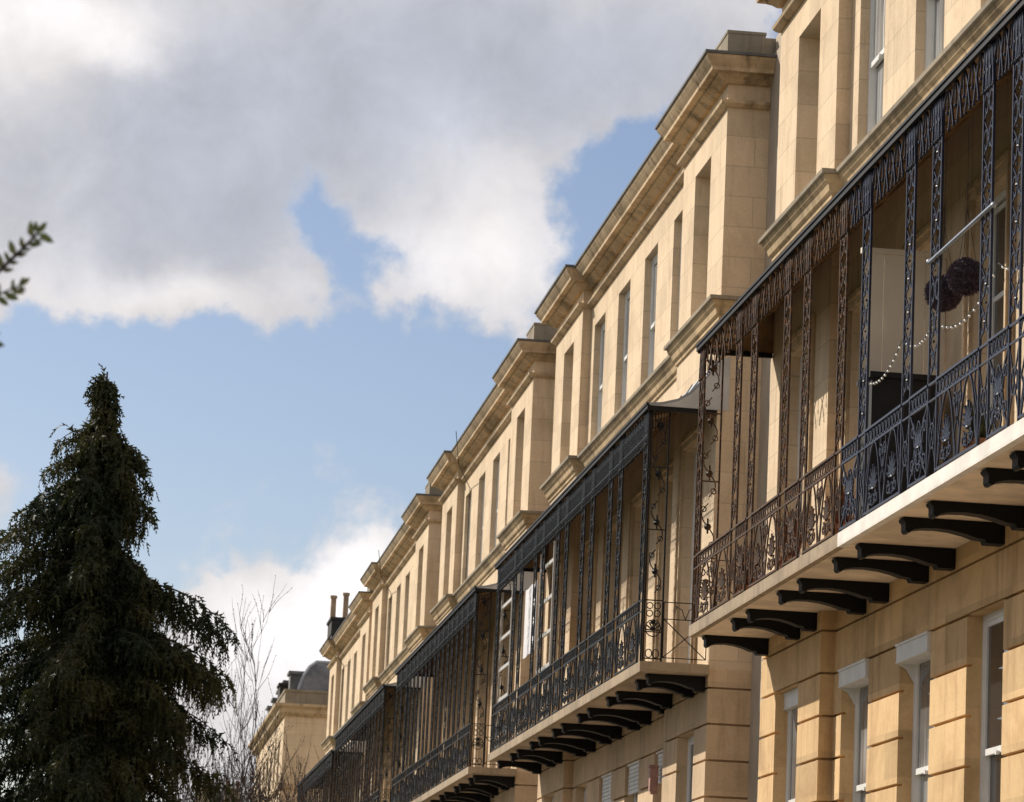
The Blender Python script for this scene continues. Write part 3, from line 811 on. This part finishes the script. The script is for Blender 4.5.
# festoon lights
mb = MB(); bl = MB(); anchors = [(7.58, 33.9, 6.70), (7.58, 32.2, 6.80), (7.58, 30.9, 6.72), (7.58, 28.6, 6.78), (7.58, 26.5, 6.8)]
for (x0, y0, z0), (x1, y1, z1) in zip(anchors[:-1], anchors[1:]):
    pts = []; n = 14; sag = .16*(abs(y1-y0)/1.5)
    for k in range(n+1):
        t = k/n; pts.append((x0+(x1-x0)*t, y0+(y1-y0)*t, zc(z0+(z1-z0)*t - sag*4*t*(1-t))))
    mb.tube(pts, .005, 4)
    for k in range(1, n, 1): bl.ball((pts[k][0], pts[k][1], pts[k][2]-.014), .0135, 6, 4)
fl = mb.build('string_lights', M['cable']); bl.build('bulb', M['bulb'], fl)
tag(fl, 'string of small white bulbs looped between the blue balcony posts', 'string lights')
# flower pots along the brown half, a green pot on the blue half
def pot_plant(loc, leaf, seed, label, h=.6):
    rd = random.Random(seed); p = MB(); n = 12; pr = [(.10, 0), (.145, .24), (.165, .24), (.165, .29), (.13, .29), (.125, .22)]
    for r, z in pr: p.v += [(r*math.cos(2*math.pi*k/n), r*math.sin(2*math.pi*k/n), z) for k in range(n)]
    for j in range(len(pr)-1):
        for k in range(n): p.f.append((j*n+k, j*n+(k+1) % n, (j+1)*n+(k+1) % n, (j+1)*n+k))
    p.f.append(tuple(range(n))); p.f.append(tuple(5*n+k for k in range(n)))
    root = p.build('flower_pot', M['terracotta']); root.location = loc
    l = MB()
    for k in range(130):
        a = rd.uniform(0, 6.28); L = rd.uniform(.35, 1.0)*h; lean = rd.uniform(.05, .45)*h
        b = Vector((rd.uniform(-.06, .06), rd.uniform(-.06, .06), .23)); t = b+Vector((math.cos(a)*lean, math.sin(a)*lean, L))
        m_ = (b+t)/2+Vector((0, 0, .06)); sd = Vector((-math.sin(a), math.cos(a), 0))*rd.uniform(.008, .02)
        l.quad(b-sd*.3, b+sd*.3, m_+sd, m_-sd); l.quad(m_-sd, m_+sd, t)
    link('foliage', l.raw('foliage', M[leaf]), root)
    tag(root, label, 'potted plant', 'potted plants on the nearest balcony')
zf = zc(5.142)
pot_plant((7.80, 41.2, zf), 'redleaf', 1, 'farthest red-brown potted plant behind the brown railing')
pot_plant((7.78, 38.4, zf), 'redleaf', 2, 'bushy red-brown potted plant behind the middle of the brown railing', .7)
pot_plant((7.80, 35.7, zf), 'redleaf', 3, 'red-brown potted plant beside the black cabinet end of the brown railing', .55)
pot_plant((7.80, 30.0, zf), 'greenleaf', 4, 'green potted plant behind the blue railing below the purple balls', .5)
# second house: banner and ladder racks
mb = MB(); n = 10
for k in range(n):
    t0, t1 = k/n, (k+1)/n
    y0, y1 = 62.15-1.6*t0, 62.15-1.6*t1
    x0, x1 = 7.62+.012*math.sin(t0*9), 7.62+.012*math.sin(t1*9)
    mb.quad((x0, y0, zc(6.60)), (x1, y1, zc(6.60)), (x1, y1, zc(7.87)), (x0, y0, zc(7.87)))
    mb.quad((x0+.008, y0, zc(6.60)), (x1+.008, y1, zc(6.60)), (x1+.008, y1, zc(7.87)), (x0+.008, y0, zc(7.87)))
tag(link('cloth_banner', mb.raw('cloth_banner', M['banner'])), 'plain white cloth banner hung on the black balcony of the second house', 'banner')
for (a, b), lab in (((65.2, 63.55), 'farther pale ladder rack on the second balcony, left of the white banner'), ((59.45, 57.7), 'nearer pale ladder rack on the second balcony, right of the white banner')):
    mb = MB()
    for z in (6.08, 6.67, 7.27, 7.89): mb.box(7.535, 7.565, b+.026, a-.026, zc(z)-.032, zc(z)+.032)
    rk = mb.build('ladder_rack', M['rack'])
    for y in (a, b):
        p = MB(); p.box(7.53, 7.57, y-.025, y+.025, zf, zc(8.2)); p.build('upright', M['rack'], rk)
    tag(rk, lab, 'rack', 'ladder racks on the second balcony')
mb = MB(); mb.box(8.47, 8.598, 52.22, 52.36, zc(3.62), zc(3.98)); mb.box(8.45, 8.5999, 52.20, 52.38, zc(3.981), zc(4.02)); mb.box(8.49, 8.597, 52.24, 52.34, zc(3.57), zc(3.619))
tag(mb.build('alarm_box', M['pink']), 'small faded pink box on the ground floor wall of the second house', 'alarm box')

# chimney on the last house
ch = empty('chimney_stack', (8.2, 126.0, zc(12.9)))
mb = MB(); mb.box(-.05, .62, -1.1, 1.0, .9, 1.42); mb.box(-.10, .67, -1.15, 1.05, 1.421, 1.52); mb.box(-.02, .58, -1.05, .95, .6, .9); mb.build('stack', M['soot'], ch)
for x, top in ((.04, 2.42), (.50, 2.55)):
    p = MB(); n = 10
    pr = [(.13, 1.52), (.105, 1.65), (.10, top-.12), (.135, top-.1), (.135, top)]
    for r, z in pr: p.v += [(x+r*math.cos(2*math.pi*k/n), r*math.sin(2*math.pi*k/n)-.2, z) for k in range(n)]
    for j in range(len(pr)-1):
        for k in range(n): p.f.append((j*n+k, j*n+(k+1) % n, (j+1)*n+(k+1) % n, (j+1)*n+k))
    p.f.append(tuple((len(pr)-1)*n+k for k in range(n)))
    p.build('chimney_pot', M['chimney_pot'], ch)
tag(ch, 'sooty chimney stack with two buff pots above the last house', 'chimney')

# ------------------------------------------------------------------ mansard-roofed end building
X0, YN, YF = 7.25, 137.0, 160.0
mb = empty('mansard_building', (X0, YN, 0)); mans = mb
tag(mans, 'stone corner building with slate mansard roof beyond the terrace', 'building')
path = [(8.5, 0), (0, 0), (0, YF-YN), (2, YF-YN)]
wl = MB()
ops = [(2.2+3.0*k, 3.5+3.0*k) for k in range(7)]
def runs_y(ops):
    r = []; prev = None; start = [(8.5, 0), (0, 0)]
    cur = start
    for a, b in ops: r.append(cur+[(0, a)]); cur = [(0, b)]
    r.append(cur+[(0, YF-YN), (2, YF-YN)]); return r
zwin = [(zc(1.0), zc(3.6)), (zc(5.2), zc(8.0)), (zc(9.0), zc(10.9))]
zprev = -.5
for z0, z1 in zwin:
    wl.sweep(path, [(-.3, zprev), (0, zprev), (0, z0), (-.3, z0)], skip=(0, 2))
    for r in runs_y(ops): wl.sweep(r, [(-.3, z0), (0, z0), (0, z1), (-.3, z1)], skip=(0, 2))
    for a, b in ops:
        for z in (z0, z1): wl.quad((0, a, z), (0, b, z), (.3, b, z), (.3, a, z))
    zprev = z1
wl.sweep(path, [(-.3, zprev), (0, zprev), (0, zc(12.2)), (-.3, zc(12.2))], skip=(0, 2))
wl.build('wall', M['ashlar'], mans)
for z0, z1 in zwin:
    for a, b in ops:
        p = MB(); p.box(.18, .24, a+.002, b-.002, z0+.002, z1-.002); wobj = p.build('window', M['white'], mans)
        q = MB(); m_ = (z0+z1)/2; q.box(.17, .178, a+.1, b-.1, z0+.1, m_-.03); q.box(.17, .178, a+.1, b-.1, m_+.03, z1-.1); q.build('pane', M['glass'], wobj)
def sw(prof, name, mat):
    m_ = MB(); m_.sweep([(8.5, 0), (0, 0), (0, YF-YN), (2, YF-YN)], prof, closed=True); m_.build(name, mat, mans)
sw([(-.1, zc(12.20)), (.42, zc(12.20)), (.40, zc(12.10)), (.25, zc(12.0)), (.22, zc(11.85)), (.08, zc(11.72)), (-.1, zc(11.72))], 'cornice', M['trim'])
sw([(-.35, zc(12.80)), (.06, zc(12.80)), (.06, zc(12.70)), (0.02, zc(12.68)), (0.02, zc(12.203)), (-.35, zc(12.203))], 'parapet', M['dirty'])
sw([(-.1, zc(9.0)), (.10, zc(9.0)), (.10, zc(8.8)), (-.1, zc(8.8))], 'string_course', M['trim'])
rf = MB(); a, b = .45, 1.25; z0, z1, z2 = zc(12.5), zc(14.08), zc(14.32)
Ln = YF-YN
rings = [(a, z0), (a+.10, z0+.45), (a+.26, z0+.92), (a+.50, z0+1.33), (b, z1), (2.5, z2)]
for q, z in rings: rf.v += [(q, q, z), (8.6-q, q, z), (8.6-q, Ln-q, z), (q, Ln-q, z)]
for j in range(len(rings)-1):
    for k in range(4): rf.f.append((4*j+k, 4*j+(k+1) % 4, 4*j+4+(k+1) % 4, 4*j+4+k))
j = 4*(len(rings)-1); rf.f.append((j, j+1, j+2, j+3)); rfo = rf.build('roof', M['slate'], mans)
hp = MB()
for p in ([(q, q, z) for q, z in rings[:5]], [(b, b, z1), (7.4, b, z1)], [(b, b, z1), (b, Ln-b, z1)]): hp.tube(p, .07, 6)
hp.build('lead_roll', M['canopy'], rfo)
for k in range(5):
    d = MB(); y = 3.0+4.2*k
    d.box(.28, 1.4, y-.6, y+.6, z0+.1, z0+1.15); d.box(.20, 1.5, y-.72, y+.72, z0+1.151, z0+1.27)
    d.build('dormer', M['slate'], rfo)
# chimney stack at the mansard's front edge
d = MB(); d.box(-.02, .5, 4.4, 6.0, zc(12.81), zc(13.35)); d.box(-.08, .56, 4.34, 6.06, zc(13.351), zc(13.45)); d.build('parapet_pier', M['soot'], mans)

# distant houses seen between the trees
def far_house(x, y, w_, h_, roof, label, pots):
    root = empty('distant_house', (x, y, 0))
    m_ = MB(); m_.box(0, w_, 0, 12, -.5, h_)
    m_.build('wall', M['ashlar'], root)
    r_m = MB(); r_m.v += [(-.3, -.3, h_+.02), (w_+.3, -.3, h_+.02), (w_+.3, 12.3, h_+.02), (-.3, 12.3, h_+.02), (-.3, 6, h_+roof), (w_+.3, 6, h_+roof)]
    r_m.f += [(0, 1, 5, 4), (2, 3, 4, 5), (0, 4, 3), (1, 2, 5), (0, 3, 2, 1)]
    ro = r_m.build('roof', M['slate'], root)
    for cx, n in pots:
        c = MB(); zt = h_+roof; c.box(cx-.5, cx+.5, 5.4, 6.6, h_+.3, zt+.9); c.box(cx-.58, cx+.58, 5.32, 6.68, zt+.901, zt+1.05); st = c.build('chimney', M['trim'], ro)
        for j in range(n):
            p = MB(); xx = cx-.33+.66*j/max(1, n-1); p.tube([(xx, 6, zt+1.051), (xx, 6, zt+1.5)], .13, 8); p.build('chimney_pot', M['terracotta'], st)
    for k in range(int(w_//2)):
        for zz in (h_-2.4, h_-5.6):
            wb = MB(); wb.box(.6+2*k, 1.5+2*k, -.05, -.002, zz, zz+1.6); wo_ = wb.build('window', M['white'], root)
            pb = MB(); pb.box(.68+2*k, 1.42+2*k, -.06, -.051, zz+.08, zz+1.52); pb.build('pane', M['glass'], wo_)
    tag(root, label, 'house', 'far houses behind the bare tree')
far_house(3.6, 215, 5.6, 13.4, 1.2, 'distant stone house with chimney pots behind the bare twigs', [(3.2, 3), (5.0, 2)])
far_house(9.6, 226, 6.0, 14.2, .9, 'distant pale house end beside the mansard building', [(1.2, 2)])

# ------------------------------------------------------------------ conifer
def conifer():
    rd = random.Random(11)
    H = zc(10.14); BY = 55.0
    root = empty('conifer_tree', (.35, BY, 0))
    tag(root, 'tall dark conifer with drooping sprays left of the terrace', 'tree')
    def axis_x(z): return -.68*(z-0)/H            # slight lean of the leader
    t = MB(); t.tube([(axis_x(z)+.04*math.sin(z*1.7), .04*math.cos(z*1.3), z) for z in [H*k/16 for k in range(17)]], .24, 8, r2=.015)
    t.build('trunk', M['bark'], root)
    prof = [(H, .05), (H-.45, .24), (H-.95, .52), (H-1.6, .86), (H-2.1, .88), (H-2.85, 1.25), (H-3.3, 1.5), (H-3.7, 1.5), (H-4.3, 1.9), (H-5, 2.0), (H-6, 2.1), (H-7, 2.2), (3, 2.4), (1.6, 2.4), (0, 2.3)]
    def rad(z):
        for (za, ra), (zb, rb) in zip(prof[:-1], prof[1:]):
            if zb <= z <= za: return rb+(ra-rb)*(z-zb)/(za-zb)
        return .05
    cr = MB(); br = MB(); UP = Vector((0, 0, 1))
    def spray(p, d, L, w0=.056):
        """hanging frond: an axis that droops, with small scale-leaf flakes turned every way"""
        n = max(3, int(L/.055)); q = Vector(p); d = Vector(d)
        for k in range(n):
            tt = k/n
            d = (d + Vector((rd.gauss(0, .16), rd.gauss(0, .16), -.42))).normalized()
            q2 = q+d*(L/n)
            side = d.cross(Vector((rd.gauss(0, 1), rd.gauss(0, 1), rd.gauss(0, .3))))
            if side.length > 1e-3:
                side.normalize(); wd = w0*(1.05-.75*tt)*rd.uniform(.6, 1.5)
                o = side*wd+d*.085+Vector((rd.gauss(0, .012), rd.gauss(0, .012), 0)); o2 = -side*wd*rd.uniform(.5, 1.1)+d*.085
                i = len(cr.v); cr.v += [tuple(q), tuple(q+o), tuple(q2), tuple(q+o2)]
                cr.f.append((i, i+1, i+2)); cr.f.append((i, i+2, i+3))
            q = q2
    def lump(z0, az_):                             # uneven outline: some sides fuller than others
        return .42+1.1*(noise.noise(Vector((math.cos(az_)*1.5, math.sin(az_)*1.5, z0*1.1)))*.5+.5)
    def bough(z0, az_, L, arch=.35):
        c = Vector((axis_x(z0), 0, z0)); hd = Vector((math.cos(az_), math.sin(az_), 0)); sd = Vector((-hd.y, hd.x, 0))
        n = max(4, int(L/.085)); pts = []; ph = rd.uniform(0, 6)
        for k in range(n+1):
            t_ = k/n; pts.append(c+hd*L*t_+UP*(L*(arch*t_-(.28+arch)*t_*t_))+sd*.09*math.sin(t_*4+ph)*t_)
        br.tube(pts, .014+.012*L/2, 3, r2=.005)
        for k in range(1, n+1):
            t_ = k/n
            for rep in range(6):
                if rd.random() < (.08 if t_ < .55 else .34): continue
                s = rd.choice((-1, 1))
                d = hd*rd.uniform(-.2, .9)+sd*s*rd.uniform(.0, 1.1)+UP*rd.uniform(-.9, .35)
                spray(pts[k]+sd*rd.uniform(-.10, .10)*t_+UP*rd.uniform(-.05, .05), d.normalized(), rd.uniform(.22, .78)*(.55+.25*min(L, 2))*(1.15-.45*t_))
    z = 1.6; a = 0
    while z < H-.1:
        R_ = rad(z)
        for k in range(3 if z > H-1.2 else 5):
            a += 2.399; aa = a+rd.uniform(-.5, .5); L = .86*R_*rd.uniform(.45, 1.05)*lump(z, aa)
            if math.cos(aa) > 0 and H-4.35 < z < H-2.7: L *= .62        # open flank on the side of the terrace
            elif math.cos(aa) > .2 and z < H-4.9: L *= .88
            bough(z+rd.uniform(-.28, .28)*(1 if z < H-1.5 else .4), aa, max(.14, L), rd.uniform(.1, .55))
        z += .095 if z > H-3.5 else .125
    # boughs that stand out of the outline in the photograph
    for z0, az_, L, ar in ((H-1.30, .1, .72, .75), (H-1.38, .35, .64, .7), (H-1.25, -.2, .66, .7), (H-2.0, -.2, .74, .5), (H-2.05, .2, .78, .45), (H-3.25, .1, 1.0, .45), (H-3.6, -.05, 2.15, .5), (H-3.68, .2, 1.95, .42),
                           (H-4.35, 0.0, 2.08, .34), (H-4.4, .3, 1.95, .28), (H-4.45, -.3, 1.95, .28), (H-4.6, .1, 1.9, .2), (H-1.0, 2.9, .80, .45), (H-1.45, 3.3, .95, .45), (H-1.8, 2.7, 1.15, .45), (H-2.05, 3.3, 1.3, .4), (H-2.3, 3.0, 1.65, .4), (H-2.45, 3.4, 1.6, .35), (H-2.8, 2.8, 1.8, .4), (H-3.1, 3.15, 2.0, .4), (H-3.4, 3.0, 1.9, .3), (H-3.6, 3.4, 2.0, .3), (H-3.9, 3.2, 2.1, .3), (H-4.4, 2.9, 2.3, .3), (H-4.8, 3.4, 2.3, .25), (H-5.2, 3.05, 2.5, .25), (H-5.7, 3.3, 2.5, .25), (H-6.2, 2.9, 2.6, .25), (H-6.8, 3.2, 2.6, .25), (H-7.3, 3.0, 2.7, .2), (H-5.3, .1, 2.0, .25), (H-6.1, -.1, 2.05, .25)):
        bough(z0, az_, L, ar); bough(z0-.05, az_+.08, L*.9, ar*.9)
    for k in range(70):
        zz = H-.02-.02*k; spray((axis_x(H)+rd.gauss(0, .03+.0012*k), rd.gauss(0, .05), zz), Vector((rd.gauss(0, .6), rd.gauss(0, .6), .7)).normalized(), rd.uniform(.12, .32))
    print('conifer faces', len(cr.f))
    crown = link('crown', cr.raw('crown', M['conifer']), root)
    br.build('bough', M['bark'], crown)
conifer()

# ------------------------------------------------------------------ bare tree
def bare_tree(loc, seed, label, H, spread, stems, fork=(4, 5, 5, 3)):
    rd = random.Random(seed); root = empty('bare_tree', loc); tag(root, label, 'tree', 'leafless trees before the far houses')
    tr = MB(); cr = MB()
    def grow(p, d, L, r, lvl, mb):
        n = 6; pts = [p]; dd = d.copy(); seg = L/n
        for k in range(n):
            dd = (dd+Vector((rd.gauss(0, .10), rd.gauss(0, .10), rd.gauss(.05, .06)))).normalized(); pts.append(pts[-1]+dd*seg)
        mb.tube(pts, r, 4 if lvl else 6, r2=r*.45)
        if lvl < 4:
            m = fork[lvl]
            for k in range(m):
                t = rd.uniform(.3, 1.0); i = min(n-1, int(t*n)); base = pts[i]
                ang = rd.uniform(.3, .75); ax = Vector((rd.gauss(0, 1), rd.gauss(0, 1), .2)).normalized()
                nd = (dd*math.cos(ang)+ax*math.sin(ang)+Vector((0, 0, .25))).normalized()
                grow(base, nd, L*rd.uniform(.45, .72), max(.008, r*.50), lvl+1, cr)
        if lvl >= 2:
            for k in range(3):
                q = pts[rd.randint(2, n)]; mb.ball(q, .013, 4, 3)
    for k in range(stems):
        a = rd.uniform(0, 6.28); d = Vector((math.cos(a)*spread, math.sin(a)*spread, 1)).normalized()
        grow(Vector((math.cos(a)*.15, math.sin(a)*.15, 0)), d, H*rd.uniform(.5, .66), .06, 0, tr)
    tr.build('trunk', M['twig'], root); cr.build('crown', M['twig'], root)
bare_tree((3.25, 85, 0), 4, 'taller leafless tree with thin upright twigs before the mansard building', 9.3, .42, 10)
bare_tree((5.3, 92, 0), 8, 'lower leafless tree with spreading twigs beside the terrace end', 7.6, .40, 3, (4, 4, 3, 2))

# ------------------------------------------------------------------ young tree whose branch reaches into the left edge
def young_tree():
    rd = random.Random(3); root = empty('young_tree', (-1.53, 10.0, 0))
    tag(root, 'leafy branch tip with young green leaves against the cloud at left', 'tree')
    t = MB(); t.tube([(0, 0, 0), (.02, .0, 1.2), (-.02, .03, 2.4), (.03, 0, 3.4), (.0, 0, 4.6)], .06, 8, r2=.015)
    t.build('trunk', M['bark'], root)
    cr = MB(); lf = MB()
    def leaf(p, d, L):
        d = Vector(d).normalized(); s = d.cross(Vector((rd.gauss(0, .5), 1, rd.gauss(0, .5)))).normalized(); up = s.cross(d)
        w_ = L*.22; p = Vector(p); m1 = p+d*L*.35; m2 = p+d*L*.7-up*L*.04; e = p+d*L-up*L*.12
        i = len(lf.v); lf.v += [tuple(v) for v in (p, m1+s*w_+up*.004, m1, m1-s*w_+up*.004, m2+s*w_*.8, m2, m2-s*w_*.8, e)]
        lf.f += [(i, i+1, i+2), (i, i+2, i+3), (i+1, i+4, i+5, i+2), (i+2, i+5, i+6, i+3), (i+4, i+7, i+5), (i+5, i+7, i+6)]
    def twig(pts, r, leaves):
        V = [Vector(p) for p in pts]; cr.tube(V, r, 5, r2=r*.4)
        tot = len(V)-1
        for k in range(leaves):
            t_ = .35+.65*k/max(1, leaves-1); x = t_*tot; i = min(tot-1, int(x)); p = V[i].lerp(V[i+1], x-i); d = (V[i+1]-V[i]).normalized()
            for s in ((1, -1) if rd.random() < .6 else (rd.choice((1, -1)),)):
                side = Vector((-d.z, rd.uniform(-.5, .5), d.x))*s
                leaf(p, d*rd.uniform(.3, 1)+side*rd.uniform(.4, 1.2), rd.uniform(.03, .058))
        leaf(V[-1], d+Vector((0, 0, .2)), .045)
    Z = lambda z: zc(z)
    twig([(0, 0, Z(1.5)), (.5, 0, Z(1.75)), (.95, 0, Z(1.98)), (1.14, 0, Z(2.13)), (1.20, .01, Z(2.20)), (1.243, 0, Z(2.25))], .012, 11)
    twig([(.8, 0, Z(1.92)), (1.0, .02, Z(2.00)), (1.12, .03, Z(2.05)), (1.195, .02, Z(2.09))], .007, 8)
    twig([(.5, 0, Z(1.75)), (.9, .1, Z(1.86)), (1.09, .1, Z(1.90)), (1.12, .1, Z(1.93))], .006, 7)
    for k in range(14):                       # the rest of its small crown, out to the left of the picture
        a = rd.uniform(2.0, 4.3); z = rd.uniform(2.6, 4.4); L = rd.uniform(.5, 1.0)
        twig([(0, 0, z), (math.cos(a)*L*.5, math.sin(a)*L*.5, z+.2), (math.cos(a)*L, math.sin(a)*L, z+.45)], .008, 10)
    b = cr.build('branch', M['bark'], root); link('leaves', lf.raw('leaves', M['leaf']), root)
young_tree()
